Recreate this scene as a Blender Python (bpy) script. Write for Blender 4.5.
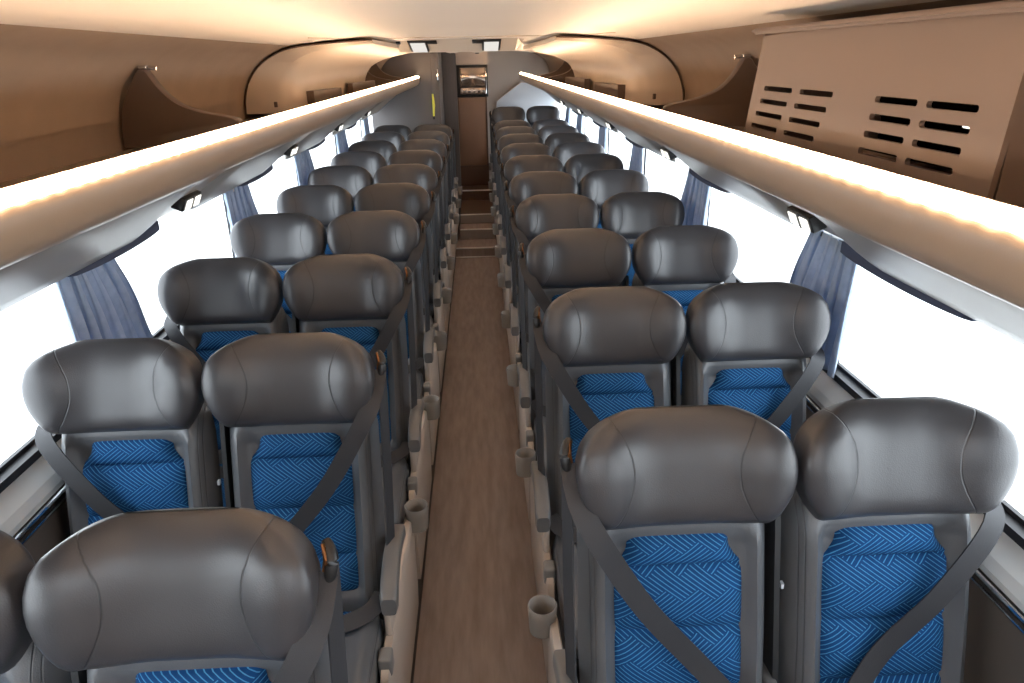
import bpy, bmesh, math, random
from mathutils import Vector, Matrix
random.seed(4)
S = bpy.context.scene
for o in list(bpy.data.objects): bpy.data.objects.remove(o)
COL = S.collection
PI = math.pi

# ------------------------------------------------------------------ camera
FPX = 700.0; VPX, VPY = 476.06, 59.75; ROLL = 0.0192
CAM = Vector((0.0494, 0.0, 1.83))
v = Vector(((VPX-512)/FPX, (VPY-341.5)/FPX, 1.0)).normalized()     # world +Y seen from the camera (x right, y down, z ahead)
r = Vector((math.cos(ROLL), -math.sin(ROLL), 0.0)); r = (r - v*r.dot(v)).normalized()
d = v.cross(r)
if d.y < 0: d = -d
u_ = -d
cam_data = bpy.data.cameras.new('camera'); cam = bpy.data.objects.new('camera', cam_data); COL.objects.link(cam)
cx = Vector((r.x, v.x, u_.x)); cy = -Vector((r.y, v.y, u_.y)); cz = -Vector((r.z, v.z, u_.z))
m3 = Matrix((cx, cy, cz)).transposed()
cam.matrix_world = Matrix.Translation(CAM) @ m3.to_4x4()
cam_data.sensor_width = 36.0; cam_data.lens = FPX/1024*36.0; cam_data.clip_start = 0.02
S.camera = cam
# ------------------------------------------------------------------ world, light, exposure
W = bpy.data.worlds.new('sky'); S.world = W; W.use_nodes = True
bg = W.node_tree.nodes['Background']; bg.inputs[0].default_value = (0.87, 0.935, 1.0, 1); bg.inputs[1].default_value = 7.0
S.view_settings.view_transform = 'Standard'; S.view_settings.look = 'None'
S.view_settings.exposure = 0.0; S.view_settings.gamma = 1.0; S.view_settings.use_curve_mapping = False
S.cycles.use_denoising = True
S.cycles.max_bounces = 10; S.cycles.diffuse_bounces = 5; S.cycles.transparent_max_bounces = 12
LED = 29.0
for sx in (-1, 1):                    # portals guide the daylight through the side windows
    L = bpy.data.lights.new('window_portal', 'AREA'); L.shape = 'RECTANGLE'; L.size = 10.9; L.size_y = 0.5
    L.cycles.is_portal = True
    lo = bpy.data.objects.new('window_portal', L); COL.objects.link(lo)
    lo.location = (sx*1.21, 4.7, 1.11)
    lo.matrix_world = Matrix.Translation(lo.location) @ Matrix(((0, 0, sx), (1, 0, 0), (0, 1, 0))).to_4x4()

# ------------------------------------------------------------------ materials
def new_mat(name):
    m = bpy.data.materials.new(name); m.use_nodes = True
    return m, m.node_tree.nodes, m.node_tree.links, m.node_tree.nodes['Principled BSDF']
def plain(name, col, rough=0.5, metal=0.0, var=0.0, scale=20.0, bump=0.0, bscale=200.0, spec=0.5, coat=0.0):
    m, n, l, b = new_mat(name)
    b.inputs['Base Color'].default_value = (*col, 1); b.inputs['Roughness'].default_value = rough
    b.inputs['Metallic'].default_value = metal; b.inputs['Specular IOR Level'].default_value = spec
    b.inputs['Coat Weight'].default_value = coat
    tc = n.new('ShaderNodeTexCoord')
    if var:
        nz = n.new('ShaderNodeTexNoise'); nz.inputs['Scale'].default_value = scale; nz.inputs['Detail'].default_value = 4
        l.new(tc.outputs['Object'], nz.inputs['Vector'])
        mx = n.new('ShaderNodeMix'); mx.data_type = 'RGBA'
        mx.inputs[6].default_value = (*[c*(1-var) for c in col], 1); mx.inputs[7].default_value = (*[min(1, c*(1+var)) for c in col], 1)
        l.new(nz.outputs['Fac'], mx.inputs[0]); l.new(mx.outputs[2], b.inputs['Base Color'])
    if bump:
        nb = n.new('ShaderNodeTexNoise'); nb.inputs['Scale'].default_value = bscale; l.new(tc.outputs['Object'], nb.inputs['Vector'])
        bp = n.new('ShaderNodeBump'); bp.inputs['Strength'].default_value = bump; bp.inputs['Distance'].default_value = 0.002
        l.new(nb.outputs['Fac'], bp.inputs['Height']); l.new(bp.outputs['Normal'], b.inputs['Normal'])
    return m
def M_(n, op, a, b=None, c=None):
    x = n['nodes'].new('ShaderNodeMath'); x.operation = op
    for i, q in enumerate((a, b, c)):
        if q is None: continue
        if isinstance(q, (int, float)): x.inputs[i].default_value = q
        else: n['links'].new(q, x.inputs[i])
    return x.outputs[0]

def leather(name, col, seams):
    m, n, l, b = new_mat(name); N = {'nodes': n, 'links': l}
    b.inputs['Roughness'].default_value = 0.36; b.inputs['Specular IOR Level'].default_value = 0.6
    uv = n.new('ShaderNodeUVMap'); sp = n.new('ShaderNodeSeparateXYZ'); l.new(uv.outputs[0], sp.inputs[0])
    ax = M_(N, 'ABSOLUTE', sp.outputs[0])
    if seams == 'head':
        dz = M_(N, 'SUBTRACT', sp.outputs[1], 0.12)
        cur = M_(N, 'MULTIPLY_ADD', M_(N, 'MULTIPLY', dz, dz), 3.6, 0.104)
        dist = M_(N, 'ABSOLUTE', M_(N, 'SUBTRACT', ax, cur))
    else:
        dist = M_(N, 'ABSOLUTE', M_(N, 'SUBTRACT', ax, 0.176))
        d2 = M_(N, 'ABSOLUTE', M_(N, 'SUBTRACT', ax, 0.184))
        dist = M_(N, 'MINIMUM', dist, d2)
    line = M_(N, 'SUBTRACT', 1.0, M_(N, 'MINIMUM', M_(N, 'DIVIDE', dist, 0.0022 if seams == 'head' else 0.0012), 1.0))
    mx = n.new('ShaderNodeMix'); mx.data_type = 'RGBA'
    tc = n.new('ShaderNodeTexCoord'); nz = n.new('ShaderNodeTexNoise'); nz.inputs['Scale'].default_value = 6; l.new(tc.outputs['Object'], nz.inputs['Vector'])
    m2 = n.new('ShaderNodeMix'); m2.data_type = 'RGBA'; m2.inputs[6].default_value = (*[c*.85 for c in col], 1); m2.inputs[7].default_value = (*[c*1.15 for c in col], 1)
    l.new(nz.outputs['Fac'], m2.inputs[0])
    l.new(M_(N, 'MULTIPLY', line, 0.7), mx.inputs[0]); l.new(m2.outputs[2], mx.inputs[6]); mx.inputs[7].default_value = (col[0]*.2, col[1]*.2, col[2]*.2, 1)
    l.new(mx.outputs[2], b.inputs['Base Color'])
    nb = n.new('ShaderNodeTexVoronoi'); nb.inputs['Scale'].default_value = 420; l.new(tc.outputs['Object'], nb.inputs['Vector'])
    h = M_(N, 'SUBTRACT', M_(N, 'MULTIPLY', nb.outputs['Distance'], 0.12), M_(N, 'MULTIPLY', line, 0.6))
    bp = n.new('ShaderNodeBump'); bp.inputs['Strength'].default_value = 0.6; bp.inputs['Distance'].default_value = 0.0025
    l.new(h, bp.inputs['Height']); l.new(bp.outputs['Normal'], b.inputs['Normal'])
    return m

def zigzag():
    """royal blue cloth woven with a broken herringbone of thin pale lines"""
    m, n, l, b = new_mat('blue_zigzag_cloth'); N = {'nodes': n, 'links': l}
    b.inputs['Roughness'].default_value = 0.85; b.inputs['Specular IOR Level'].default_value = 0.25
    uv = n.new('ShaderNodeUVMap'); sp = n.new('ShaderNodeSeparateXYZ'); l.new(uv.outputs[0], sp.inputs[0])
    c = 1/0.0085                                        # one line pitch
    x = M_(N, 'MULTIPLY', M_(N, 'ADD', sp.outputs[0], M_(N, 'MULTIPLY', sp.outputs[1], 1.35)), c*0.62)
    y = M_(N, 'MULTIPLY', M_(N, 'SUBTRACT', sp.outputs[0], M_(N, 'MULTIPLY', sp.outputs[1], 1.35)), c*0.62)
    K = 5.0
    fx = M_(N, 'FLOOR', M_(N, 'DIVIDE', x, K)); fy = M_(N, 'FLOOR', M_(N, 'DIVIDE', y, K))
    # herringbone of 2x1 blocks: direction flips with (fx + fy) and every fourth block
    s4 = M_(N, 'FLOORED_MODULO', M_(N, 'ADD', fx, M_(N, 'MULTIPLY', fy, 3.0)), 4.0)
    pick = M_(N, 'LESS_THAN', s4, 1.5)
    sx = M_(N, 'ABSOLUTE', M_(N, 'SUBTRACT', M_(N, 'FRACT', x), 0.5))
    sy = M_(N, 'ABSOLUTE', M_(N, 'SUBTRACT', M_(N, 'FRACT', y), 0.5))
    s = M_(N, 'ADD', M_(N, 'MULTIPLY', sx, pick), M_(N, 'MULTIPLY', sy, M_(N, 'SUBTRACT', 1.0, pick)))
    line = M_(N, 'LESS_THAN', s, 0.10)
    tc = n.new('ShaderNodeTexCoord'); nz = n.new('ShaderNodeTexNoise'); nz.inputs['Scale'].default_value = 60; l.new(tc.outputs['Object'], nz.inputs['Vector'])
    base = n.new('ShaderNodeMix'); base.data_type = 'RGBA'; base.inputs[6].default_value = (0.003, 0.036, 0.12, 1); base.inputs[7].default_value = (0.004, 0.062, 0.205, 1)
    l.new(nz.outputs['Fac'], base.inputs[0])
    mx = n.new('ShaderNodeMix'); mx.data_type = 'RGBA'; l.new(M_(N, 'MULTIPLY', line, 0.75), mx.inputs[0]); l.new(base.outputs[2], mx.inputs[6]); mx.inputs[7].default_value = (0.07, 0.30, 0.58, 1)
    l.new(mx.outputs[2], b.inputs['Base Color'])
    bp = n.new('ShaderNodeBump'); bp.inputs['Strength'].default_value = 0.3; bp.inputs['Distance'].default_value = 0.001
    l.new(line, bp.inputs['Height']); l.new(bp.outputs['Normal'], b.inputs['Normal'])
    return m

MAT = {}
MAT['head'] = leather('headrest_leather', (0.047, 0.046, 0.051), 'head')
MAT['back'] = leather('backrest_leather', (0.098, 0.104, 0.114), 'back')
MAT['blue'] = zigzag()
MAT['shell'] = plain('dark_seat_shell', (0.02, 0.021, 0.023), 0.5)
MAT['belt'] = plain('belt_webbing', (0.026, 0.027, 0.032), 0.6, bump=0.3, bscale=700)
MAT['black'] = plain('black_plastic', (0.012, 0.012, 0.013), 0.35)
MAT['matte'] = plain('matte_black', (0.006, 0.005, 0.005), 1.0, spec=0.0)
MAT['bronze'] = plain('bronze_guide', (0.22, 0.10, 0.04), 0.3, metal=0.8)
MAT['arm'] = plain('armrest_plastic', (0.13, 0.13, 0.132), 0.36)
MAT['button'] = plain('button_plastic', (0.17, 0.17, 0.17), 0.4)
MAT['side'] = plain('beige_side_trim', (0.50, 0.44, 0.39), 0.4, var=0.06, scale=5)
MAT['cup'] = plain('cup_holder_plastic', (0.24, 0.22, 0.20), 0.45)
MAT['chrome'] = plain('chrome', (0.75, 0.77, 0.8), 0.12, metal=1.0)
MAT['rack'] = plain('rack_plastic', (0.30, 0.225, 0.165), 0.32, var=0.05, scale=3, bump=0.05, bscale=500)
MAT['rackgrey'] = plain('rack_grey_plastic', (0.25, 0.232, 0.212), 0.35, var=0.04, scale=3)
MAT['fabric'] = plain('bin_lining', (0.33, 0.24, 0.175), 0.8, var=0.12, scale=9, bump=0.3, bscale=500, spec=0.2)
MAT['ceil'] = plain('ceiling_panel', (0.86, 0.79, 0.71), 0.38, var=0.03, scale=2)
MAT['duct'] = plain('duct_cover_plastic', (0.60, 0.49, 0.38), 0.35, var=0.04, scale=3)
MAT['hatch'] = plain('hatch_plastic', (0.62, 0.55, 0.47), 0.4)
MAT['fin'] = plain('divider_plastic', (0.12, 0.08, 0.06), 0.45, var=0.08, scale=8)
MAT['vent'] = plain('vent_panel_plastic', (0.15, 0.105, 0.08), 0.5, var=0.05, scale=4)
MAT['wall'] = plain('wall_panel', (0.10, 0.085, 0.075), 0.7, var=0.1, scale=6)
MAT['ledge'] = plain('sill_ledge', (0.50, 0.52, 0.53), 0.3)
MAT['rubber'] = plain('window_rubber', (0.01, 0.01, 0.014), 0.5)
MAT['platform'] = plain('platform_vinyl', (0.05, 0.045, 0.043), 0.6)
MAT['partition'] = plain('grey_partition', (0.135, 0.125, 0.125), 0.55, var=0.06, scale=3)
MAT['rear'] = plain('rear_wall_panel', (0.58, 0.50, 0.44), 0.6, var=0.05, scale=3)
MAT['pale'] = plain('pale_panel', (0.62, 0.66, 0.72), 0.5)
MAT['cabinet'] = plain('cabinet_brown', (0.25, 0.15, 0.10), 0.45, var=0.08, scale=5)
MAT['plinth'] = plain('plinth_brown', (0.10, 0.055, 0.035), 0.5)
MAT['yellow'] = plain('yellow_plastic', (0.75, 0.72, 0.08), 0.4)
MAT['screen'] = plain('glossy_door_glass', (0.34, 0.27, 0.22), 0.08, metal=0.75, var=0.35, scale=7)
MAT['nosing'] = plain('step_nosing', (0.9, 0.88, 0.86), 0.35)
MAT['riser'] = plain('step_riser', (0.30, 0.26, 0.24), 0.5)
MAT['outside'] = plain('pale_pavement', (0.80, 0.80, 0.79), 0.9, var=0.08, scale=0.6)
MAT['paint'] = plain('white_road_paint', (0.95, 0.95, 0.95), 0.8)
MAT['pelmet'] = plain('pelmet_fabric', (0.04, 0.055, 0.10), 0.8)

def floor_mat():
    m, n, l, b = new_mat('aisle_vinyl'); b.inputs['Roughness'].default_value = 0.38
    tc = n.new('ShaderNodeTexCoord'); mp = n.new('ShaderNodeMapping'); mp.inputs['Scale'].default_value = (14, 2.2, 1)
    l.new(tc.outputs['Object'], mp.inputs['Vector'])
    nz = n.new('ShaderNodeTexNoise'); nz.inputs['Scale'].default_value = 2.2; nz.inputs['Detail'].default_value = 8; l.new(mp.outputs[0], nz.inputs['Vector'])
    cr = n.new('ShaderNodeValToRGB'); cr.color_ramp.elements[0].position = 0.3; cr.color_ramp.elements[1].position = 0.72
    cr.color_ramp.elements[0].color = (0.25, 0.20, 0.185, 1); cr.color_ramp.elements[1].color = (0.36, 0.295, 0.275, 1)
    l.new(nz.outputs['Fac'], cr.inputs[0]); l.new(cr.outputs[0], b.inputs['Base Color'])
    nr = n.new('ShaderNodeTexNoise'); nr.inputs['Scale'].default_value = 3; l.new(tc.outputs['Object'], nr.inputs['Vector'])
    mr = n.new('ShaderNodeMapRange'); mr.inputs[3].default_value = 0.36; mr.inputs[4].default_value = 0.62; l.new(nr.outputs['Fac'], mr.inputs[0]); l.new(mr.outputs[0], b.inputs['Roughness'])
    return m
MAT['floor'] = floor_mat()

def curtain_mat():
    m, n, l, b = new_mat('blue_grey_curtain_cloth')
    b.inputs['Roughness'].default_value = 0.9; b.inputs['Sheen Weight'].default_value = 0.2
    tc = n.new('ShaderNodeTexCoord'); nz = n.new('ShaderNodeTexNoise'); nz.inputs['Scale'].default_value = 30
    l.new(tc.outputs['Object'], nz.inputs['Vector'])
    mx = n.new('ShaderNodeMix'); mx.data_type = 'RGBA'; mx.inputs[6].default_value = (0.24, 0.32, 0.44, 1); mx.inputs[7].default_value = (0.46, 0.55, 0.68, 1)
    l.new(nz.outputs['Fac'], mx.inputs[0]); l.new(mx.outputs[2], b.inputs['Base Color'])
    tr = n.new('ShaderNodeBsdfTranslucent'); tr.inputs[0].default_value = (0.30, 0.40, 0.58, 1)
    ms = n.new('ShaderNodeMixShader'); ms.inputs[0].default_value = 0.2
    l.new(b.outputs[0], ms.inputs[1]); l.new(tr.outputs[0], ms.inputs[2]); l.new(ms.outputs[0], n['Material Output'].inputs[0])
    return m
MAT['curtain'] = curtain_mat()

def glass_mat():
    m = bpy.data.materials.new('window_glass'); m.use_nodes = True; n = m.node_tree.nodes; l = m.node_tree.links
    n.remove(n['Principled BSDF'])
    t = n.new('ShaderNodeBsdfTransparent'); t.inputs[0].default_value = (0.97, 0.98, 0.98, 1)
    g = n.new('ShaderNodeBsdfGlossy'); g.inputs['Roughness'].default_value = 0.03
    f = n.new('ShaderNodeLayerWeight'); f.inputs[0].default_value = 0.12
    ms = n.new('ShaderNodeMixShader'); ml = n.new('ShaderNodeMath'); ml.operation = 'MULTIPLY'; ml.inputs[1].default_value = 0.35
    l.new(f.outputs['Fresnel'], ml.inputs[0]); l.new(ml.outputs[0], ms.inputs[0])
    l.new(t.outputs[0], ms.inputs[1]); l.new(g.outputs[0], ms.inputs[2]); l.new(ms.outputs[0], n['Material Output'].inputs[0])
    return m
MAT['glass'] = glass_mat()

def emit(name, col, s, beads=False):
    m = bpy.data.materials.new(name); m.use_nodes = True; n = m.node_tree.nodes; l = m.node_tree.links
    n.remove(n['Principled BSDF']); e = n.new('ShaderNodeEmission'); e.inputs[0].default_value = (*col, 1); e.inputs[1].default_value = s
    l.new(e.outputs[0], n['Material Output'].inputs[0])
    if beads:                                             # separate diodes behind the diffuser, one every 5 cm
        N = {'nodes': n, 'links': l}; tc = n.new('ShaderNodeTexCoord'); sp = n.new('ShaderNodeSeparateXYZ'); l.new(tc.outputs['Object'], sp.inputs[0])
        w = M_(N, 'SINE', M_(N, 'MULTIPLY', sp.outputs[1], 2*PI/0.05))
        l.new(M_(N, 'MULTIPLY_ADD', w, s*0.55, s), e.inputs[1])
    return m
MAT['led'] = emit('warm_diode_strip', (1.0, 0.68, 0.43), LED, True)
MAT['lamp'] = emit('white_reading_lamp', (1.0, 0.97, 0.9), 1.6)
MAT['roundlamp'] = emit('small_white_lamp', (1.0, 0.95, 0.88), 0.85)

# ------------------------------------------------------------------ mesh helpers
class MB:
    def __init__(s): s.v = []; s.f = []; s.uv = {}
    def add(s, vs, fs, uvs=None):
        o = len(s.v); s.v += [tuple(q) for q in vs]; s.f += [tuple(i+o for i in f) for f in fs]
        if uvs:
            for i, q in enumerate(uvs): s.uv[o+i] = q
        return s
    def box(s, x0, x1, y0, y1, z0, z1, bev=0.0):
        if bev <= 0:
            vs = [(x, y, z) for x in (x0, x1) for y in (y0, y1) for z in (z0, z1)]
            return s.add(vs, [(0, 1, 3, 2), (4, 6, 7, 5), (0, 4, 5, 1), (2, 3, 7, 6), (0, 2, 6, 4), (1, 5, 7, 3)])
        bm = bmesh.new(); bmesh.ops.create_cube(bm, size=1)
        for q in bm.verts: q.co = Vector(((x0+x1)/2+q.co.x*(x1-x0), (y0+y1)/2+q.co.y*(y1-y0), (z0+z1)/2+q.co.z*(z1-z0)))
        bmesh.ops.bevel(bm, geom=bm.edges[:], offset=bev, segments=3, affect='EDGES', profile=0.5)
        bm.verts.index_update(); s.add([q.co[:] for q in bm.verts], [[q.index for q in f.verts] for f in bm.faces]); bm.free(); return s
    def loft(s, rings, cap=True, closed=True, uvs=None):
        n = len(rings[0]); vs = [p for rg in rings for p in rg]; fs = []
        for i in range(len(rings)-1):
            for j in range(n if closed else n-1):
                k = (j+1) % n; fs.append((i*n+j, i*n+k, (i+1)*n+k, (i+1)*n+j))
        if cap: fs.append(tuple(range(n-1, -1, -1))); fs.append(tuple((len(rings)-1)*n+j for j in range(n)))
        return s.add(vs, fs, uvs)
    def extrude_y(s, prof, y0, y1): return s.loft([[(x, y0, z) for x, z in prof], [(x, y1, z) for x, z in prof]])
    def tube(s, pts, rad, seg=10, cap=True):
        rings = []; pts = [Vector(p) for p in pts]
        for i, p in enumerate(pts):
            t = (pts[min(i+1, len(pts)-1)]-pts[max(i-1, 0)]).normalized()
            a = t.cross(Vector((0, 0, 1)) if abs(t.z) < .9 else Vector((1, 0, 0))).normalized(); b = t.cross(a)
            rr = rad[i] if isinstance(rad, (list, tuple)) else rad
            rings.append([p+a*rr*math.cos(2*PI*k/seg)+b*rr*math.sin(2*PI*k/seg) for k in range(seg)])
        return s.loft(rings, cap)
    def ribbon(s, pts, nrm, w, th=0.0018):
        """flat strap through pts; nrm is the facing direction at each point"""
        pts = [Vector(p) for p in pts]; rings = []
        for i, p in enumerate(pts):
            t = (pts[min(i+1, len(pts)-1)]-pts[max(i-1, 0)]).normalized(); n = Vector(nrm[i] if isinstance(nrm, list) else nrm)
            n = (n-t*n.dot(t)).normalized(); a = t.cross(n).normalized()
            rings.append([p+a*w/2+n*th, p-a*w/2+n*th, p-a*w/2-n*th, p+a*w/2-n*th])
        return s.loft(rings)
    def build(s, name, mat, parent=None, smooth=True, angle=35, solid=0):
        me = bpy.data.meshes.new(name); me.from_pydata(s.v, [], s.f); me.materials.append(mat)
        if s.uv:
            L = me.uv_layers.new(name='UVMap')
            for lp in me.loops: L.data[lp.index].uv = s.uv.get(lp.vertex_index, (0, 0))
        bm = bmesh.new(); bm.from_mesh(me); bmesh.ops.recalc_face_normals(bm, faces=bm.faces[:]); bm.to_mesh(me); bm.free()
        if smooth:
            for p in me.polygons: p.use_smooth = True
            if angle < 180: me.set_sharp_from_angle(angle=math.radians(angle))
        o = bpy.data.objects.new(name, me); COL.objects.link(o)
        if parent is not None: o.parent = parent
        return o
def tag(o, label=None, cat=None, group=None, kind=None):
    if label: o['label'] = label
    if cat: o['category'] = cat
    if group: o['group'] = group
    if kind: o['kind'] = kind
    return o
def empty(name, loc): o = bpy.data.objects.new(name, None); o.empty_display_size = .1; COL.objects.link(o); o.location = loc; return o
def lerp(tab, t):
    if t <= tab[0][0]: return tab[0][1]
    for (a, p), (b, q) in zip(tab, tab[1:]):
        if t <= b: return p+(q-p)*(t-a)/(b-a)
    return tab[-1][1]
def spline(pts, n=8):
    out = []; P = [pts[0]]+list(pts)+[pts[-1]]; P = [Vector(p) for p in P]
    for i in range(1, len(P)-2):
        for k in range(n):
            t = k/n; a, b, c, e = P[i-1], P[i], P[i+1], P[i+2]
            out.append(0.5*((2*b)+(c-a)*t+(2*a-5*b+4*c-e)*t*t+(-a+3*b-3*c+e)*t**3))
    out.append(P[-2]); return out

# ------------------------------------------------------------------ setting
YF, YR = -0.6, 10.2           # cabin from front to rear wall
WX = 1.17                     # half width at the windows
def struct(mb, name, mat, **k): return tag(mb.build(name, mat, **k), kind='structure')

fl = MB(); fl.box(-.24, .24, YF, YR, -.22, -.15); struct(fl, 'floor', MAT['floor'], smooth=False)
pf = MB(); pf.box(-WX-.03, -.242, YF, YR, -.22, 0.0); pf.box(.242, WX+.03, YF, YR, -.22, 0.0); struct(pf, 'trim_1', MAT['platform'], smooth=False)
# rear steps
steps = empty('aisle_steps', (0, 7.4, -.15)); tag(steps, 'brown steps with pale edge strips climbing at the rear end of the aisle', 'steps')
st = [(7.4, 7.79, -.055), (7.79, 8.10, .06), (8.10, 9.0, .165), (9.0, 9.9, .29)]
for y0, y1, z in st:
    hw = .238 if z < 0 else .195; mb = MB(); mb.box(-hw, hw, y0-7.4, y1-7.4, -.22+.15, z+.15); mb.build('tread', MAT['plinth'] if z > .1 else MAT['floor'], steps, smooth=False)
    mb = MB(); mb.box(.001-hw, hw-.001, y0-7.4-.004, y0-7.4+.022, z+.15-.010, z+.15+.004); mb.build('nosing', MAT['nosing'], steps, smooth=False)
    if z < .2: mb = MB(); mb.box(.001-hw, hw-.001, y0-7.4-.006, y0-7.4, max(-.075, z-.10)+.15-.0, z+.15-.006); mb.build('riser', MAT['riser'], steps, smooth=False)
mb = MB(); mb.box(-.237, .237, -.03, -.007, 0, .006); mb.build('nosing', MAT['nosing'], steps, smooth=False)

# ceiling: shallow vault, coves curving down into the rack lining
prof = [(0, 1.947), (.25, 1.945), (.5, 1.935), (.65, 1.922), (.75, 1.911), (.80, 1.905)]
line = [(.80, 1.905), (.89, 1.870), (.96, 1.820), (1.01, 1.755), (1.036, 1.68), (1.042, 1.61), (1.042, 1.575)]
ce = MB()
P = [(-x, z) for x, z in reversed(prof)]+prof[1:]
ce.extrude_y(P+[(x, z+.03) for x, z in reversed(P)], YF, YR); struct(ce, 'ceiling', MAT['ceil'], angle=60)
for sx, nm in ((-1, 'wall_left'), (1, 'wall_right')):
    y1 = YR
    lower = MB(); lower.box(sx*WX-.0, sx*(WX+.04), YF, y1, -.2, .875)
    lower.box(sx*WX, sx*(WX+.04), YF, y1, 1.36, 1.97)
    struct(lower, nm, MAT['wall'], smooth=False)
    ln = MB(); ip = [(sx*x, z) for x, z in [(q.x, q.y) for q in spline([(a, b, 0) for a, b in line], 5)]]; op = [(sx*(abs(x)+.02), z+.012) for x, z in reversed(ip)]
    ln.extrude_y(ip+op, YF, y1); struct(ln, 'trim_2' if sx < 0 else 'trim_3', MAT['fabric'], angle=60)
    # sill: rubber gasket, pale ledge, chrome rail, dark lower panel
    led = MB(); led.extrude_y([(sx*1.168, .875), (sx*1.168, .862), (sx*1.12, .80), (sx*1.105, .785), (sx*1.105, .80), (sx*1.118, .822)], YF, y1)
    struct(led, 'trim_4' if sx < 0 else 'trim_5', MAT['ledge'], smooth=False)
    rub = MB(); rub.box(sx*1.150, sx*1.185, YF, y1, .866, .888, 0); struct(rub, 'trim_6' if sx < 0 else 'trim_7', MAT['rubber'], smooth=False)
    ch = MB()
    for zz, xx, rr in ((.778, 1.098, .006), (.752, 1.102, .004)): ch.tube([(sx*xx, YF, zz), (sx*xx, y1, zz)], rr, 8)
    struct(ch, 'trim_8' if sx < 0 else 'trim_9', MAT['chrome'])
    lp = MB(); lp.box(sx*1.115, sx*1.168, YF, y1, .02, .785); struct(lp, 'baseboard_left' if sx < 0 else 'baseboard_right', MAT['wall'], smooth=False)
rf = MB(); rf.box(-WX-.04, WX+.04, YF-.05, YR+.05, 1.982, 2.0); struct(rf, 'unseen_roof', MAT['wall'], smooth=False)  # unseen roof slab, added to stop sky light leaking in above the walls
# windows
posts = [-.6, .55, 1.95, 3.37, 4.80, 6.23, 7.66, 8.75, 10.2]
wn = 0
for sx in (-1, 1):
    for i in range(len(posts)-1):
        y0 = posts[i]+(.085 if i else 0); y1 = posts[i+1]+(.085 if i < len(posts)-2 else 0)
        if sx < 0 and y0 > 8.5: continue
        wn += 1
        fr = MB(); x0, x1 = (sx*1.180, sx*1.192)
        fr.box(x0, x1, y0, y0+.006, .885, 1.36); fr.box(x0, x1, y1-.006, y1, .885, 1.36)
        fr.box(x0, x1, y0+.006, y1-.006, .885, .90); fr.box(x0, x1, y0+.006, y1-.006, 1.345, 1.36)
        f = struct(fr, 'window_%d' % wn, MAT['rubber'], smooth=False)
        g = MB(); g.box(sx*1.184, sx*1.188, y0+.004, y1-.004, .895, 1.35); g.build('pane', MAT['glass'], f, smooth=False)
# rear wall, toilet cubicle, front wall
rw = MB(); rw.box(-WX, WX, YR, YR+.05, -.2, 1.96); struct(rw, 'wall_rear', MAT['rear'], smooth=False)
fw = MB(); fw.box(-WX, WX, YF-.05, YF, -.2, 1.25); fw.box(-WX, WX, YF-.05, YF, 1.60, 1.98); fw.box(-WX, -.80, YF-.05, YF, 1.25, 1.60); fw.box(.80, WX, YF-.05, YF, 1.25, 1.60)  # front wall is unseen; its opening is narrowed to cut frontal light
struct(fw, 'wall_front', MAT['rear'], smooth=False)

# toilet cubicle behind the left rows
tl = empty('toilet_cubicle', (-.76, 8.45, 0)); tag(tl, 'dark grey toilet cubicle wall closing off the left rows at the rear', 'partition')
mb = MB(); mb.box(-.40, .385, 0, 1.70, 0.0, 1.945); mb.build('wall_panel', MAT['partition'], tl, smooth=False)
mb = MB(); mb.box(.30, .36, -.014, -.001, .02, 1.90, .004); mb.build('corner_post', MAT['partition'], tl)
mb = MB(); mb.box(.362, .380, -.034, -.012, 1.62, 1.74, .008); tag(mb.build('handle', MAT['chrome'], tl), 'white upright handle')
# yellow emergency pull on its face
yp = empty('yellow_pull', (-.455, 8.435, 1.36)); tag(yp, 'slim yellow upright grab pull on the dark grey rear partition', 'grab pull')
mb = MB(); mb.tube([(0, -.012, -.12), (.006, -.016, 0), (.0, -.012, .12)], [.010, .016, .010], 10); mb.build('pull', MAT['yellow'], yp)
mb = MB(); mb.box(-.012, .012, -.014, 0, -.155, -.118, .004); mb.build('mount', MAT['black'], yp)

# grey corridor panel between cubicle and cabinet
cp = MB(); cp.box(-.372, -.20, 9.25, 9.32, .0, 1.94)
for k in range(4): cp.box(-.36+k*.040, -.345+k*.040, 9.243, 9.25, .32, 1.92)
o = cp.build('corridor_panel', MAT['partition'], smooth=False); tag(o, 'narrow grey ribbed panel left of the brown rear cabinet', 'panel')

# brown cabinet with framed glass door box above it
cb = empty('rear_cabinet', (-.005, 9.35, .29)); tag(cb, 'tall brown cabinet on a dark plinth at the far end of the aisle', 'cabinet')
mb = MB(); mb.box(-.195, .172, 0, .3, .26, 1.10, .004); mb.build('body', MAT['cabinet'], cb)
mb = MB(); mb.box(-.185, .15, -.008, -.001, .28, 1.08, .003); mb.build('door', MAT['cabinet'], cb)
mb = MB(); mb.box(-.197, .174, -.004, .3, .001, .255, .004); mb.build('plinth', MAT['plinth'], cb)
mb = MB(); mb.box(.154, .174, -.016, -.009, .26, 1.10, .003); mb.build('side_rail', MAT['plinth'], cb)
oven = empty('wall_monitor', (-.01, 9.35, 1.395)); tag(oven, 'black framed glossy monitor box above the brown rear cabinet', 'monitor')
mb = MB(); mb.box(-.205, .20, .0, .3, 0, .375, .01); mb.build('casing', MAT['black'], oven)
mb = MB(); mb.box(-.155, .165, -.008, -.001, .125, .345, .004); mb.build('screen', MAT['screen'], oven)
mb = MB(); mb.box(-.155, .165, -.008, -.001, .035, .112, .004)
for k in range(5): mb.box(-.14+k*.06, -.115+k*.06, -.012, -.008, .05, .10)
mb.build('lower_tray', MAT['screen'], oven)
mb = MB(); mb.tube([(.172, -.014, .04), (.178, -.02, .15), (.172, -.014, .34)], .006, 8); tag(mb.build('side_handle', MAT['chrome'], oven), 'chrome upright handle')
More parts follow.
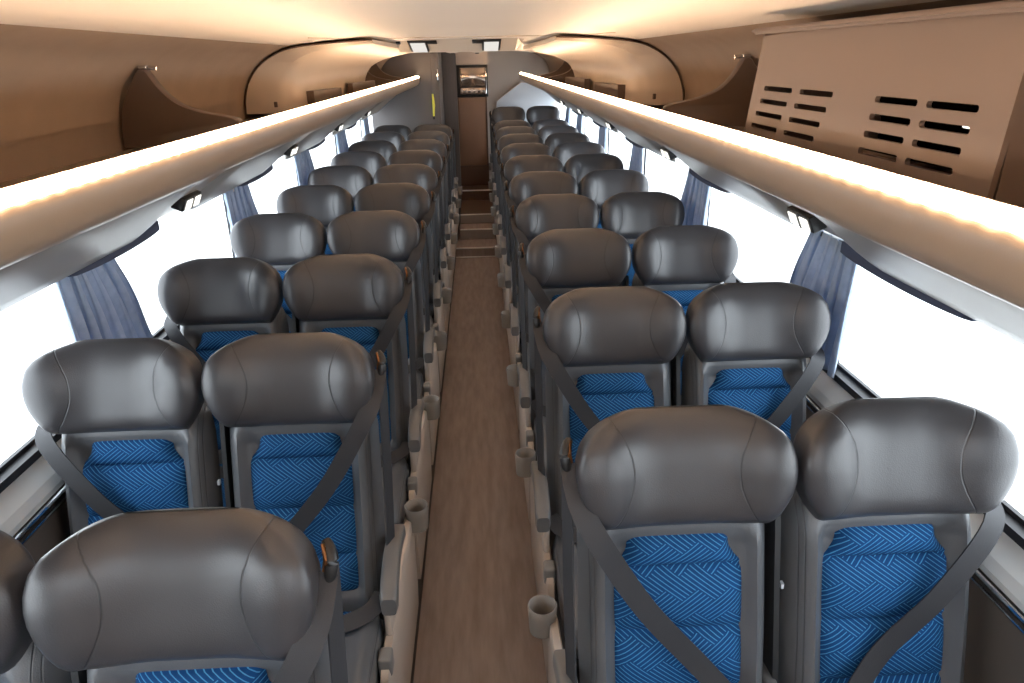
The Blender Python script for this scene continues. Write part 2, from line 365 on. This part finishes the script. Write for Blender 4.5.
bk = MB(); bk.box(-.20, .192, 9.36, YR-.01, 1.775, 1.945); tag(bk.build('bulkhead_panel', MAT['rear'], smooth=False), 'brown panel between the ceiling and the rear monitor', 'panel')
# rear wall right: pale sloping panel
pp = MB(); pts = [(.30, 1.18), (.32, 1.30), (.66, 1.53), (.90, 1.50), (1.12, 1.30), (1.12, 1.0), (.30, 1.0)]
pp.loft([[(x, YR-.03, z) for x, z in pts], [(x, YR-.001, z) for x, z in pts]]); struct(pp, 'trim_10', MAT['pale'], smooth=False)
pb = MB(); pb.tube([(.30, YR-.035, 1.29), (.66, YR-.035, 1.54)], .008, 6); struct(pb, 'trim_11', MAT['rear'])

# ------------------------------------------------------------------ overhead racks
RP = [(.640, 1.655), (.632, 1.672), (.618, 1.676), (.606, 1.670), (.592, 1.658), (.589, 1.640), (.592, 1.605), (.610, 1.580), (.645, 1.562), (.70, 1.548), (.755, 1.536), (.79, 1.520), (.81, 1.500),
      (.83, 1.492), (.90, 1.462), (.98, 1.405), (1.05, 1.352), (1.10, 1.325), (1.165, 1.318), (1.165, 1.36), (1.09, 1.40), (1.07, 1.588), (.68, 1.612), (.645, 1.625)]
RL, RR = 8.40, 9.45
def valence(parent, sx, y0, y1):
    """long cover with rounded ends swelling out of the rack underside"""
    n = 26; rings = []
    for i in range(n+1):
        t = i/n; y = y0+(y1-y0)*t
        e = min(1.0, min(t, 1-t)*(y1-y0)/.16); k = math.sqrt(max(0, 1-(1-e)**2))
        a = 0.02+0.98*k
        base = [(.842, 1.488), (.868, 1.462), (.93, 1.420), (1.02, 1.345), (1.070, 1.308), (1.09, 1.303)]
        mid = (.96, 1.415)
        rings.append([(sx*(mid[0]+(x-mid[0])*a+.01*(1-a)), y, mid[1]+(z-mid[1])*a+.018*(1-a)) for x, z in base] +
                     [(sx*(mid[0]+.14*a), y, mid[1]-.06*a+.03), (sx*(mid[0]+.02*a), y, mid[1]+.035*a+.01)])
    mb = MB(); mb.loft(rings); return mb.build('valence_cover', MAT['rackgrey'], parent, angle=50)
def pelmet(parent, sx, y0, y1):
    n = 20; rings = []
    for i in range(n+1):
        t = i/n; y = y0+(y1-y0)*t; sag = .014*math.sin(PI*t)**.6
        rings.append([(sx*1.078, y, 1.33), (sx*1.092, y, 1.33), (sx*1.092, y, 1.298-sag), (sx*1.078, y, 1.298-sag)])
    mb = MB(); mb.loft(rings); return mb.build('pelmet', MAT['pelmet'], parent)
def reading_unit(parent, sx, y):
    mb = MB(); 
    # local frame on the sloping underside
    mb.box(-.078, .078, -.025, .024, -.012, .030, .005)
    o = mb.build('light_housing', MAT['black'], parent)
    for k in (-1, 1):
        q = MB(); q.box(k*.038-.026, k*.038+.026, -.018, .018, -.016, -.0125, .003); lm = q.build('lamp_lens', MAT['lamp'], o)
    q = MB()
    q.box(-.005, .005, -.024, .024, -.0155, -.0125, .001); q.build('switch', MAT['button'], o)
    sl = math.atan2(-(1.405-1.462), .08)
    # x axis along the bus, z axis = outward normal of underside
    ax = Vector((0, 1, 0)); ay = Vector((sx*.42, 0, -.907)).normalized(); az = ax.cross(ay)
    if az.x*sx < 0: ax = -ax; az = ax.cross(ay)
    o.matrix_local = Matrix.Translation((sx*.975, y, 1.388)) @ Matrix((ax, ay, az)).transposed().to_4x4()
    return o
racks = {}
for sx, y1, nm, pods in ((-1, RL, 'left', [-.45, 1.02, 2.52, 4.0, 5.43, 6.9]), (1, RR, 'right', [.42, 1.96, 3.5, 5.1, 6.6, 8.0])):
    R = empty('luggage_rack', (0, 0, 0)); racks[sx] = R
    tag(R, 'long beige overhead luggage rack with glowing light strip above the %s seats' % nm, 'luggage rack')
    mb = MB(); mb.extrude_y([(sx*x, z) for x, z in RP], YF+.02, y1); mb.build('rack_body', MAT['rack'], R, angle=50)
    mb = MB(); mb.extrude_y([(sx*x, z) for x, z in [(.613, 1.6760), (.609, 1.6760), (.600, 1.6705), (.589, 1.661), (.5885, 1.657), (.593, 1.6600), (.606, 1.6715)]], YF+.03, y1-.03)
    tag(mb.build('light_strip', MAT['led'], R, angle=60), 'glowing warm diode strip')
    mb = MB(); mb.extrude_y([(sx*x, z) for x, z in RP], y1, y1+.02); mb.build('end_cap', MAT['rackgrey'], R, angle=50)
    ends = pods+[y1+.1]
    for a, b in zip(ends, ends[1:]):
        valence(R, sx, a+.13, b-.13); 
    for p in pods:
        if p > -.4: reading_unit(R, sx, p)
        if p > .3: pelmet(R, sx, p-.62, p-.04)

# divider fins inside the racks
def fin_mesh(sx):
    out = [(1.035, 1.597), (1.025, 1.68), (1.0, 1.745), (.975, 1.785), (.95, 1.818), (.93, 1.822), (.915, 1.80), (.89, 1.762), (.85, 1.725), (.79, 1.700), (.73, 1.688), (.685, 1.678), (.675, 1.665), (.675, 1.618)]
    c = spline([(a, b, 0) for a, b in out[:4]], 4)[:-1]+spline([(a, b, 0) for a, b in out[3:13]], 4)+[Vector((*out[13], 0))]
    mb = MB(); rings = []
    for yy, k in ((-.022, .010), (-.016, 0), (.016, 0), (.022, .010)):
        cxm, czm = .95, 1.68
        rings.append([(sx*(q.x+(cxm-q.x)*k*3), yy, q.y+(czm-q.y)*k*3) for q in c])
    mb.loft(rings); return mb
def divider(sx, y, label):
    R = empty('rack_divider', (0, y, 0)); tag(R, label, 'divider', 'curved dividers inside the luggage racks')
    fin_mesh(sx).build('fin', MAT['fin'], R, angle=50)
    mb = MB(); mb.tube([(sx*.900, 0, 1.824), (sx*.955, 0, 1.826)], .006, 8); mb.box(*sorted((sx*.922, sx*.948)), -.02, .02, 1.822, 1.832, .002); mb.build('hinge', MAT['chrome'], R)
divider(-1, 2.28, 'dark brown curved divider in the left luggage rack, before the beige duct cover')
divider(1, 2.45, 'dark brown curved divider in the right luggage rack, behind the slotted panel')
for y, w in ((6.5, 'first'), (7.4, 'second')):
    divider(-1, y, 'small far curved divider in the left rack, %s past the duct cover' % w)
    divider(1, y, 'small far curved divider in the right rack, %s past the duct cover' % w)

# duct covers (rounded beige boxes filling the racks half way along)
def duct(sx, label):
    R = empty('duct_cover', (0, 3.5, 0)); tag(R, label, 'duct cover', 'beige duct covers in the luggage racks')
    O = [(1.034, 1.612), (1.026, 1.68), (1.0, 1.752), (.95, 1.815), (.88, 1.862), (.79, 1.894), (.62, 1.912), (.42, 1.922)]
    I = [(.795, 1.612), (.80, 1.68), (.79, 1.745), (.755, 1.80), (.70, 1.842), (.62, 1.872), (.52, 1.892), (.42, 1.905)]
    I2 = [(.835, 1.612), (.835, 1.68), (.815, 1.74), (.78, 1.79), (.72, 1.825), (.64, 1.855), (.53, 1.880), (.42, 1.898)]
    def sp(p): return [(q.x, q.y) for q in spline([(a, b, 0) for a, b in p], 4)]
    O, I, I2 = sp(O), sp(I), sp(I2); rings = []
    def mixr(A, B, t, y): return [(sx*(a[0]+(b[0]-a[0])*t), y, a[1]+(b[1]-a[1])*t) for a, b in zip(A, B)]
    far = 2.45
    st = [(0.0, 0.0), (.004, .06), (.02, .62), (.05, .80), (.10, .91), (.17, .98), (.26, 1.0)]
    for y, t in st: rings.append(mixr(O, I, t, y))
    for y in (.8, 1.3, 1.8, 2.2): rings.append(mixr(I, I2, y/far, y))
    rings.append(mixr(I2, I2, 1, far)); rings.append([(x+sx*.02, far+.02, z-.006) for x, _, z in rings[-1]])
    back = [(sx*1.07, z0) for z0 in (1.615,)]
    full = []
    for rg in rings:
        y = rg[0][1]
        full.append(rg+[(sx*(x+.003), y, z+.003) for x, z in reversed(O)])
    mb = MB(); mb.loft(full); mb.build('cover', MAT['duct'], R, angle=40)
    # dark edge bead following the near outline, and the small catch on the end face
    mb = MB(); mb.tube([(sx*(x+.002), -.002, z) for x, z in O], .0035, 6); mb.build('edge_bead', MAT['plinth'], R)
    mb = MB(); mb.box(*sorted((sx*.885, sx*.90)), -.008, .006, 1.64, 1.665, .003); mb.build('catch', MAT['fin'], R)
    # brown recess panels low on its face
    for y0, y1 in ((.24, 1.0), (1.42, 2.5)):
        mb = MB(); pts = [(y0, 1.618), (y0, 1.700), (y1, 1.690), (y1, 1.618)]
        mb.loft([[(sx*.762, y, z) for y, z in pts], [(sx*.80, y, z) for y, z in pts]]); mb.build('recess_panel', MAT['fin'], R, smooth=False)
duct(-1, 'rounded beige duct cover swelling into the left luggage rack')
duct(1, 'rounded beige duct cover swelling into the right luggage rack')

# slotted panel closing the near end of the right rack
vp = empty('slotted_rack_panel', (.70, 0, 0)); tag(vp, 'large brown panel with two groups of dark vent slots on the right rack', 'vent panel')
cu = bpy.data.curves.new('vent', 'CURVE'); cu.dimensions = '2D'; cu.fill_mode = 'BOTH'; cu.extrude = 0.004
def poly(pts):
    s = cu.splines.new('POLY'); s.points.add(len(pts)-1); s.use_cyclic_u = True
    for i, (a, b) in enumerate(pts): s.points[i].co = (a, b, 0, 1)
poly([(.862, 1.63), (1.735, 1.63), (1.70, 1.868), (.862, 1.884)])
for (a, b) in ((.922, 1.036), (1.058, 1.176), (1.322, 1.463), (1.500, 1.648)):
    for k, z in enumerate((1.759, 1.7315, 1.704, 1.6765)):
        dy = (.006 if a < 1.2 else .014)*k; rr = .0052; aa, bb = a+dy, b+dy; pts = []
        for q in range(7): t = PI/2+PI*q/6; pts.append((aa+rr+rr*math.cos(t), z+rr*math.sin(t)))
        for q in range(7): t = -PI/2+PI*q/6; pts.append((bb-rr+rr*math.cos(t), z+rr*math.sin(t)))
        poly(pts)
co = bpy.data.objects.new('tmp', cu); COL.objects.link(co)
dg = bpy.context.evaluated_depsgraph_get(); me = bpy.data.meshes.new_from_object(co.evaluated_get(dg)); bpy.data.objects.remove(co)
me.name = 'slotted_face'; me.materials.clear(); me.materials.append(MAT['vent'])
for q in me.vertices: a, b, c = q.co; q.co = (c+(1.75-b)*-.06, a, b)
for p in me.polygons: p.use_smooth = False
sf = bpy.data.objects.new('slotted_face', me); COL.objects.link(sf); sf.parent = vp
for ya in (.864, 1.70): mb = MB(); pe = [(.004, 1.63), (.004, 1.872), (.17, 1.866), (.25, 1.815), (.30, 1.75), (.33, 1.63)]; mb.loft([[(x, yy, z) for x, z in pe] for yy in (ya, ya+.008)]); mb.build('end_panel', MAT['vent'], vp, smooth=False)
mb = MB(); mb.box(.20, .205, .90, 1.69, 1.63, 1.86); mb.build('slot_shade_sheet', MAT['matte'], vp, smooth=False)  # black sheet added behind the slots, its colour standing in for shade
mb = MB(); mb.extrude_y([(-.004, 1.872), (.012, 1.872), (.012, 1.885), (-.006, 1.885)], .80, 1.74); mb.extrude_y([(-.012, 1.877), (-.003, 1.877), (-.003, 1.8815), (-.012, 1.8815)], .80, 1.74); mb.build('top_rail', MAT['vent'], vp, smooth=False)
mb = MB(); mb.box(.12, .148, 1.08, 1.13, 1.715, 1.735, .003); tag(mb.build('indicator_light', MAT['lamp'], vp), 'small white light behind a slot')
mb = MB(); mb.box(.03, .10, 1.33, 1.42, 1.66, 1.72, .004); mb.build('control_box', MAT['vent'], vp)

# ceiling hatch housing with two white lamps
hx = empty('ceiling_console', (-.06, 4.45, 1.942)); tag(hx, 'beige ceiling console with two square white lamps above the aisle', 'ceiling console')
mb = MB(); rings = []
for x, k in ((-.40, .3), (-.36, 1), (.36, 1), (.40, .3)):
    rings.append([(x, .02, .003), (x, .35, -.060*k), (x, 1.1, -.057*k), (x, 1.3, .003)])
mb.loft(rings); mb.build('housing', MAT['hatch'], hx, smooth=False)
def on_face(name, x0, x1, t0, t1, n0, n1, mat, par=hx, lab=None):
    a = math.atan2(.063, .33); ca, sa = math.cos(a), math.sin(a)
    mb = MB(); mb.box(x0, x1, t0, t1, n0, n1, .001)
    mb.v = [(x, .02+y*ca-z*sa, .003-y*sa-z*ca) for x, y, z in mb.v]
    o = mb.build(name, mat, par); 
    if lab: tag(o, lab)
for s, xc in ((-1, -.235), (1, .205)):
    on_face('lamp_frame', xc-.056, xc+.056, .02, .30, .0005, .006, MAT['black'])
    on_face('lamp_lens', xc-.044, xc+.044, .06, .30, .0065, .010, MAT['roundlamp'], lab='square white lamp')
    on_face('slot', xc-s*.085-.03, xc-s*.085+.03, .02, .10, .0005, .006, MAT['black'])
on_face('slot', -.36, -.335, .04, .09, .0005, .006, MAT['black'])
for x in (-.13, .06):
    sd = empty('ceiling_sensor', (.0+x, 5.85, 1.945)); tag(sd, 'small round beige ceiling dome, %s of the pair behind the console' % ('left' if x < 0 else 'right'), 'ceiling dome')
    mb = MB(); mb.loft([[(rr*math.cos(2*PI*k/16), rr*math.sin(2*PI*k/16), z) for k in range(16)] for rr, z in ((.07, 0), (.068, -.035), (.05, -.058), (.02, -.064))]); mb.build('dome', MAT['hatch'], sd)
    mb = MB(); mb.loft([[(rr*math.cos(2*PI*k/12), rr*math.sin(2*PI*k/12), z) for k in range(12)] for rr, z in ((.018, -.0645), (.014, -.072))]); mb.build('lens', MAT['black'], sd)
# ceiling panel joints (shallow bead lines)
mb = MB()
pts = spline([(-.62, 3.1, 1.925), (-.45, 3.8, 1.938), (0, 4.1, 1.947), (.45, 3.8, 1.938), (.62, 3.1, 1.925)], 8); mb.tube(pts, .004, 6)
struct(mb, 'trim_12', MAT['duct'])

# ------------------------------------------------------------------ curtains
def curtain(sx, y, label, seed):
    rnd = random.Random(seed); R = empty('curtain', (sx*1.165, y, .760)); tag(R, label, 'curtain', 'blue grey curtains gathered at the window posts')
    nu, nv = 84, 16; rows = []; ph = [rnd.uniform(0, 6) for _ in range(4)]
    for j in range(nv+1):
        t = j/nv; z = .535-t*.405                       # top to bottom, relative to base
        wd = .33+.14*min(1, t*1.1); lean = .0
        amp = .013+.008*t
        row = []
        for i in range(nu+1):
            s_ = i/nu; sw = s_+.018*math.sin(9*s_+ph[0])
            yy = sw*wd + .010*math.sin(7*t+ph[1])*s_
            xx = -sx*(.004+amp*2*abs(math.sin(PI*7*s_+ph[2]+.5*math.sin(3*t+ph[3])+.4*math.sin(7*s_)))**.75*(.8+.2*math.sin(5*s_+ph[0])))
            row.append((xx, yy+.006*math.sin(2*PI*12*s_+ph[1]), z))
        rows.append(row)
    mb = MB(); mb.loft(rows, cap=False, closed=False)
    o = mb.build('cloth', MAT['curtain'], R, angle=180)
    so = o.modifiers.new('thickness', 'SOLIDIFY'); so.thickness = .0025; so.offset = 0
    mb = MB(); mb.box(-.012, .012, -.02, .34, .515, .532, .002); mb.build('hanging_rail', MAT['black'], R)
    mb = MB(); mb.box(-.016*1, .016, .10, .16, .495, .514, .004); mb.build('gather_clip', MAT['side'], R)
ordn = ['first', 'second', 'third', 'fourth', 'fifth', 'sixth', 'seventh', 'eighth', 'ninth', 'tenth', 'eleventh']
for sx, nm in ((-1, 'left'), (1, 'right')):
    for i, y in enumerate(posts[2:8 if sx > 0 else 7]):
        w = 'nearest' if i == 0 else ordn[i]
        curtain(sx, y-.02, 'blue grey pleated curtain at the %s window post along the %s side' % (w, nm), 10*i+sx)

# ------------------------------------------------------------------ seats
A = math.radians(15); CA, SA = math.cos(A), math.sin(A); HT = 1.168
def bk_(x, n, s): return (x, -s*SA-n*CA, HT-s*CA+n*SA)      # across, out of the cushion, down along the back
def sgn(a): return -1 if a < 0 else 1

def smooth(a, b, x): t = max(0, min(1, (x-a)/(b-a))); return t*t*(3-2*t)
def headrest():
    W0 = .216; wt = [(-1, .40), (-.97, .50), (-.9, .62), (-.8, .745), (-.65, .865), (-.45, .95), (-.2, .992), (0, 1), (.2, .993), (.4, .962), (.6, .905), (.8, .83), (.92, .785), (1, .74)]
    n = 64; m = 32; rings = []; uvs = []
    for j in range(m+1):
        th = PI*j/m; t = -math.cos(th); s = .120+t*.122
        w = W0*lerp(wt, t); tp = (1-abs(t)**2.6)**.5 if t < 0 else (1-abs(t)**7)**.5
        Tf = .050*max(.02, tp); Tb = .060*max(.02, tp)
        rg = []
        for k in range(n):
            a = 2*PI*(k+.5)/n; c, q = math.cos(a), math.sin(a)
            x = w*sgn(c)*abs(c)**.62
            seam = .104+3.6*(s-.12)**2
            if q > 0:
                nn = Tf*abs(q)**.42
                ax = abs(x)
                wing = .046*smooth(.045, .190, ax)*min(1, tp*1.1)*(1-.25*max(0, t)) + .005*smooth(seam, seam+.016, ax)
            else: nn = -Tb*abs(q)**.62; wing = .030*(abs(x)/W0)**2
            rg.append(bk_(x, nn+.024+wing, s)); uvs.append((x, s))
        rings.append(rg)
    mb = MB(); mb.loft(rings, uvs=uvs); return mb
def backrest():
    n = 33; rings = []; uvs = []
    tab = [(.13, .10), (.15, .145), (.17, .172), (.20, .192), (.26, .203), (.5, .206), (.74, .200), (.80, .185)]
    S_ = [.13, .14, .155, .17, .19, .215, .25, .265, .285, .30, .36, .44, .52, .60, .68, .705, .725, .74, .775, .80]
    for s in S_:
        w = lerp(tab, s); e = min(1, (s-.13)/.05+.15)*min(1, (.80-s)/.04+.3); rg = []
        for i in range(n):
            q = -1+2*i/(n-1); x = w*math.sin(q*PI/2); ax = abs(x)
            bol = .030*math.exp(-((ax-.168)/.026)**2)*min(1, max(0, (s-.2)/.12)+.25)
            edge = (1-(ax/w)**8)
            cen = .020*(1-smooth(.135, .155, ax))*smooth(.262, .285, s)*(1-smooth(.70, .725, s)); rg.append(bk_(x, (-.035+(.065+bol-cen)*edge)*e, s)); uvs.append((x, s))
        for i in range(1, n-1):
            q = 1-2*i/(n-1); x = w*math.sin(q*PI/2)
            rg.append(bk_(x, (-.035-.030*(1-(abs(x)/w)**6))*e, s)); uvs.append((x, s))
        rings.append(rg)
    mb = MB(); mb.loft(rings, uvs=uvs); return mb
def back_insert():
    segs = [.262, .335, .475, .61, .72]; mb = MB(); rings = []; uvs = []; n = 22
    wt = [(.262, .096), (.268, .104), (.30, .108), (.322, .122), (.338, .140), (.72, .140)]
    ss = []
    for a, b in zip(segs, segs[1:]): ss += [a+(b-a)*k/9 for k in range(9)]
    ss.append(segs[-1])
    for s in ss:
        w = lerp(wt, s)
        for a, b in zip(segs, segs[1:]):
            if a-1e-9 <= s <= b+1e-9: t = (s-a)/(b-a); break
        puff = .024*max(0, 4*t*(1-t))**.5
        rg = [bk_(-w, .004, s)]; uvs.append((-w, s))
        for i in range(n+1):
            q = -1+2*i/n; x = w*q
            rg.append(bk_(x, .012+(puff+.005)*(1-abs(q)**7), s)); uvs.append((x, s))
        rg.append(bk_(w, .004, s)); uvs.append((w, s)); rings.append(rg)
    mb.loft(rings, uvs=uvs); return mb
def cushion():
    mb = MB(); rings = []; n = 40; m = 16; uvs = []
    for j in range(m+1):
        t = j/m; y = -.205-.475*t; e = max(0.02, 1-abs(2*t-1)**7)**.5
        rg = []
        for k in range(n):
            a = 2*PI*k/n; c, q = math.cos(a), math.sin(a)
            x = .203*e**.3*sgn(c)*abs(c)**.35; z = .385+.066*e*sgn(q)*abs(q)**.4
            if q > 0: z += .018*math.exp(-((abs(x)-.165)/.03)**2)*e - .012*(1-abs(x)/.21)
            z -= .03*max(0, t-.7)
            rg.append((x, y, z)); uvs.append((x*.9, y+.3))
        rings.append(rg)
    mb.loft(rings, uvs=uvs); return mb
def cushion_insert():
    mb = MB(); rings = []; uvs = []; n = 16
    for j in range(19):
        t = j/18; y = -.24-.37*t; w = .125*(1-.1*t); p = max(0, math.sin(PI*((t*2) % 1 if t < 1 else 1)))**.5*.008
        rg = [(-w, y, .42)]; uvs.append((-w, -y))
        for i in range(n+1):
            q = -1+2*i/n; rg.append((w*q, y, .4405+p*(1-abs(q)**6)-.03*max(0, t*.78+.07-.7))); uvs.append((w*q, -y))
        rg.append((w, y, .42)); uvs.append((w, -y)); rings.append(rg)
    mb.loft(rings, uvs=uvs); return mb
def loftx(mb, prof, x0, x1, inset=.004):
    cy_ = sum(p[0] for p in prof)/len(prof); cz_ = sum(p[1] for p in prof)/len(prof)
    def sc(k): return [(cy_+(y-cy_)*(1-k), cz_+(z-cz_)*(1-k)) for y, z in prof]
    k = .06; s = 1 if x1 > x0 else -1
    R = [[(x0, y, z) for y, z in sc(k)], [(x0+s*inset, y, z) for y, z in sc(0)], [(x1-s*inset, y, z) for y, z in sc(0)], [(x1, y, z) for y, z in sc(k)]]
    return mb.loft(R)

MESH = {}
def once(key, fn, name, mat, parent, **k):
    if key in MESH:
        o = bpy.data.objects.new(name, MESH[key]); COL.objects.link(o); o.parent = parent; return o
    o = fn().build(name, mat, parent, **k); MESH[key] = o.data; return o

def make_seat(o, aisle):
    """o = side (+1/-1 in x) of the seat's outer edge; aisle seats carry armrest, trim and the shoulder belt guide there"""
    R = empty('bus_seat', (0, 0, 0))
    once('head', headrest, 'headrest', MAT['head'], R, angle=180)
    once('back', backrest, 'backrest', MAT['back'], R, angle=60)
    once('ins', back_insert, 'backrest_insert', MAT['blue'], R, angle=60)['label'] = 'blue zigzag patterned cloth insert'
    once('cush', cushion, 'seat_cushion', MAT['back'], R, angle=180)
    once('cins', cushion_insert, 'cushion_insert', MAT['blue'], R, angle=60)['label'] = 'blue zigzag patterned cloth insert'
    def base():
        mb = MB(); mb.box(-.19, .19, -.63, -.15, .26, .33, .012); mb.box(-.06, .06, -.58, -.22, .0, .262, .01); mb.box(-.12, .12, -.62, -.18, 0, .02, .004); return mb
    once('base', base, 'pedestal', MAT['shell'], R)
    # belt
    mb = MB(); out = (0, -CA, SA)
    if aisle:
        pts = [bk_(o*.222, .050, .10), bk_(o*.212, .092, .17), bk_(o*.176, .108, .245), bk_(o*.08, .082, .40), bk_(-o*.045, .062, .55), bk_(-o*.14, .085, .66), bk_(-o*.182, .09, .72)]
        mb.ribbon([p for p in spline(pts, 6)], out, .046)
        pts = [bk_(o*.229, .035, .10), bk_(o*.230, .03, .25), bk_(o*.229, .02, .45), bk_(o*.226, .02, .68)]
        mb.ribbon([p for p in spline(pts, 4)], (o*.9, -.4, 0), .040)
    else:
        pts = [bk_(o*.19, -.03, .17), bk_(o*.196, .03, .205), bk_(o*.178, .085, .255), bk_(o*.08, .080, .40), bk_(-o*.03, .062, .53), bk_(-o*.13, .085, .66), bk_(-o*.182, .09, .72)]
        mb.ribbon([p for p in spline(pts, 6)], out, .046)
    lap = [(o*.205, -.245, .50), (o*.17, -.30, .485), (o*.05, -.33, .462), (-o*.08, -.33, .462), (-o*.17, -.29, .487), (-o*.195, -.245, .50)]
    mb.ribbon([p for p in spline(lap, 5)], (0, -.5, .85), .046)
    belt = mb.build('seat_belt', MAT['belt'], R, angle=60)
    mb = MB(); mb.box(-o*.188-.018, -o*.188+.018, -.30, -.24, .45, .53, .006); mb.build('buckle', MAT['black'], belt)
    if aisle:
        mb = MB(); c = bk_(o*.222, .030, .085); 
        gp = spline([Vector(c)+Vector((o*.002, .004, .030)), Vector(c)+Vector((o*.010, -.012, .018)), Vector(c)+Vector((o*.012, -.024, -.004)), Vector(c)+Vector((o*.006, -.03, -.034))], 4); mb.tube(gp, [.006+.006*math.sin(PI*(i+1)/(len(gp)+1)) for i in range(len(gp))], 12)
        mb.build('belt_guide', MAT['black'], belt)
        mb = MB(); c = Vector(bk_(o*.222, .045, .075)); mb.tube([c+Vector((-.0, 0, .022)), c+Vector((o*.006, -.012, .0)), c+Vector((0, -.014, -.02))], [.003, .005, .003], 8); mb.build('guide_cap', MAT['bronze'], belt)
        # side trim
        X0, X1 = o*.209, o*.236
        prof = [(-.43, .02), (-.44, .30), (-.432, .375), (-.41, .398), (-.37, .405), (-.30, .405), (-.22, .41), (-.12, .43), (-.02, .425), (.08, .405), (.24, .395), (.275, .38), (.285, .33), (.27, .10), (.24, .02)]
        mb = MB(); loftx(mb, prof, X0, X1); side = mb.build('side_trim', MAT['side'], R, angle=50)
        tag(side, 'beige moulded side trim facing the aisle')
        mb = MB(); mb.box(min(X0, X1)-.004, max(X0, X1)+.004, -.405, -.355, .37, .428, .008); mb.build('recline_button', MAT['button'], side)
        mb = MB(); mb.box(min(X0, X1)+.002, max(X0, X1)-.004, -.30, -.10, .40, .535, .01); mb.build('armrest_bracket', MAT['side'], side)
        # cup holder: open cup with thickness
        mb = MB(); prf = [(.030, -.088), (.036, -.085), (.039, -.03), (.041, 0), (.0385, .003), (.035, 0), (.032, -.07), (.004, -.078)]
        mb.loft([[(o*.253+rr*math.cos(2*PI*k/24), .245+rr*math.sin(2*PI*k/24), .435+z) for k in range(24)] for rr, z in prf]); mb.build('cup_holder', MAT['cup'], side, angle=50)
        # armrest: gently arched pad with a squared front
        rings = []
        for j in range(15):
            t = j/14; y = -.065-.285*t; z = .575+.018*math.sin(PI*min(1, t*1.1))-.028*t**3; h = .022+.010*t**2; w = .021+.003*t
            xc = o*.238-o*.004*math.sin(PI*t); e = 1 if 0 < j < 14 else .8
            rings.append([(xc+w*e*sgn(math.cos(a))*abs(math.cos(a))**.45, y, z+h*e*sgn(math.sin(a))*abs(math.sin(a))**.5) for a in [2*PI*k/20 for k in range(20)]])
        mb = MB(); mb.loft(rings); ar = mb.build('armrest', MAT['arm'], R, angle=60); 
        # inner armrest shared with the neighbour
        rings = []
        for j in range(11):
            t = j/10; y = -.02-.31*t; z = .565-.02*t**3; e = 1 if 0 < j < 10 else .75
            rings.append([(-o*.203+.015*e*sgn(math.cos(a))*abs(math.cos(a))**.6, y, z+.022*e*sgn(math.sin(a))*abs(math.sin(a))**.6) for a in [2*PI*k/16 for k in range(16)]])
        mb = MB(); mb.loft([[bk_(-o*.2095+dx, n_, s_) for n_ in (-.085, .01) for dx in ((-.0095, .0105) if n_ < -.05 else (.0105, -.0015))] for s_ in (.20, .36, .60, .80)]); mb.build('dark_gap_filler', MAT['shell'], R, smooth=False)  # dark filler added so the gap between paired seats reads black
        mb = MB(); mb.loft(rings); mb.box(-o*.203-.010, -o*.203+.010, -.14, -.08, .30, .56, .004); mb.build('armrest', MAT['arm'], R, angle=60)
    else:
        # small white care tag on the inner edge of the back
        c = Vector(bk_(-o*.213, .0, .40)); mb = MB(); mb.box(c.x-.003, c.x+.003, c.y-.006, c.y+.006, c.z-.006, c.z+.006); tag(mb.build('care_tag', MAT['pale'], R, smooth=False), 'small white tag')
    return R
def copy_tree(o, parent=None):
    c = o.copy(); COL.objects.link(c)
    if parent is not None: c.parent = parent
    for ch in list(kids[o.name]): copy_tree(ch, c)
    return c
XO = {(1, True): .439, (1, False): .880, (-1, True): .457, (-1, False): .898}; PITCH = .800
protos = {}
for side in (-1, 1):
    for aisle in (True, False):
        protos[(side, aisle)] = [make_seat(-side if aisle else side, aisle), False]
kids = {}
for o in bpy.data.objects: kids.setdefault(o.name, []); 
for o in bpy.data.objects:
    if o.parent: kids[o.parent.name].append(o)
def place(side, aisle, y, dz, label):
    p = protos[(side, aisle)]
    if not p[1]: o = p[0]; p[1] = True
    else: o = copy_tree(p[0])
    ox = .0
    if side < 0 and y < 1: ox = .017; y += .022
    if side > 0 and y < 1.3: ox = -.006
    o.location = (ox+side*XO[(side, aisle)], y, dz); o['label'] = label; o['category'] = 'bus seat'
    o['group'] = 'grey leather bus seats in two double rows'
for side, nm, y0, rows in ((-1, 'left', .956, 10), (1, 'right', 1.265, 11)):
    for i in range(rows):
        y = y0+PITCH*i; dz = 0
        if side > 0 and i == 10: y += .2; dz = .09
        for aisle in (True, False):
            k = 'aisle' if aisle else 'window'
            w = 'nearest' if i == 0 else ('rearmost' if i == rows-1 else ordn[i])
            lab = 'grey leather %s seat with blue patterned insert, %s row on the %s' % (k, w, nm)
            if i > 4: lab = 'dark grey %s seat far down the bus, %s row on the %s' % (k, w, nm)
            place(side, aisle, y, dz, lab)

# ------------------------------------------------------------------ outside
g = MB(); g.box(-60, 60, -60, 60, -1.6, -1.5); tag(g.build('ground', MAT['outside'], smooth=False), kind='structure')
bpy.context.view_layer.update()
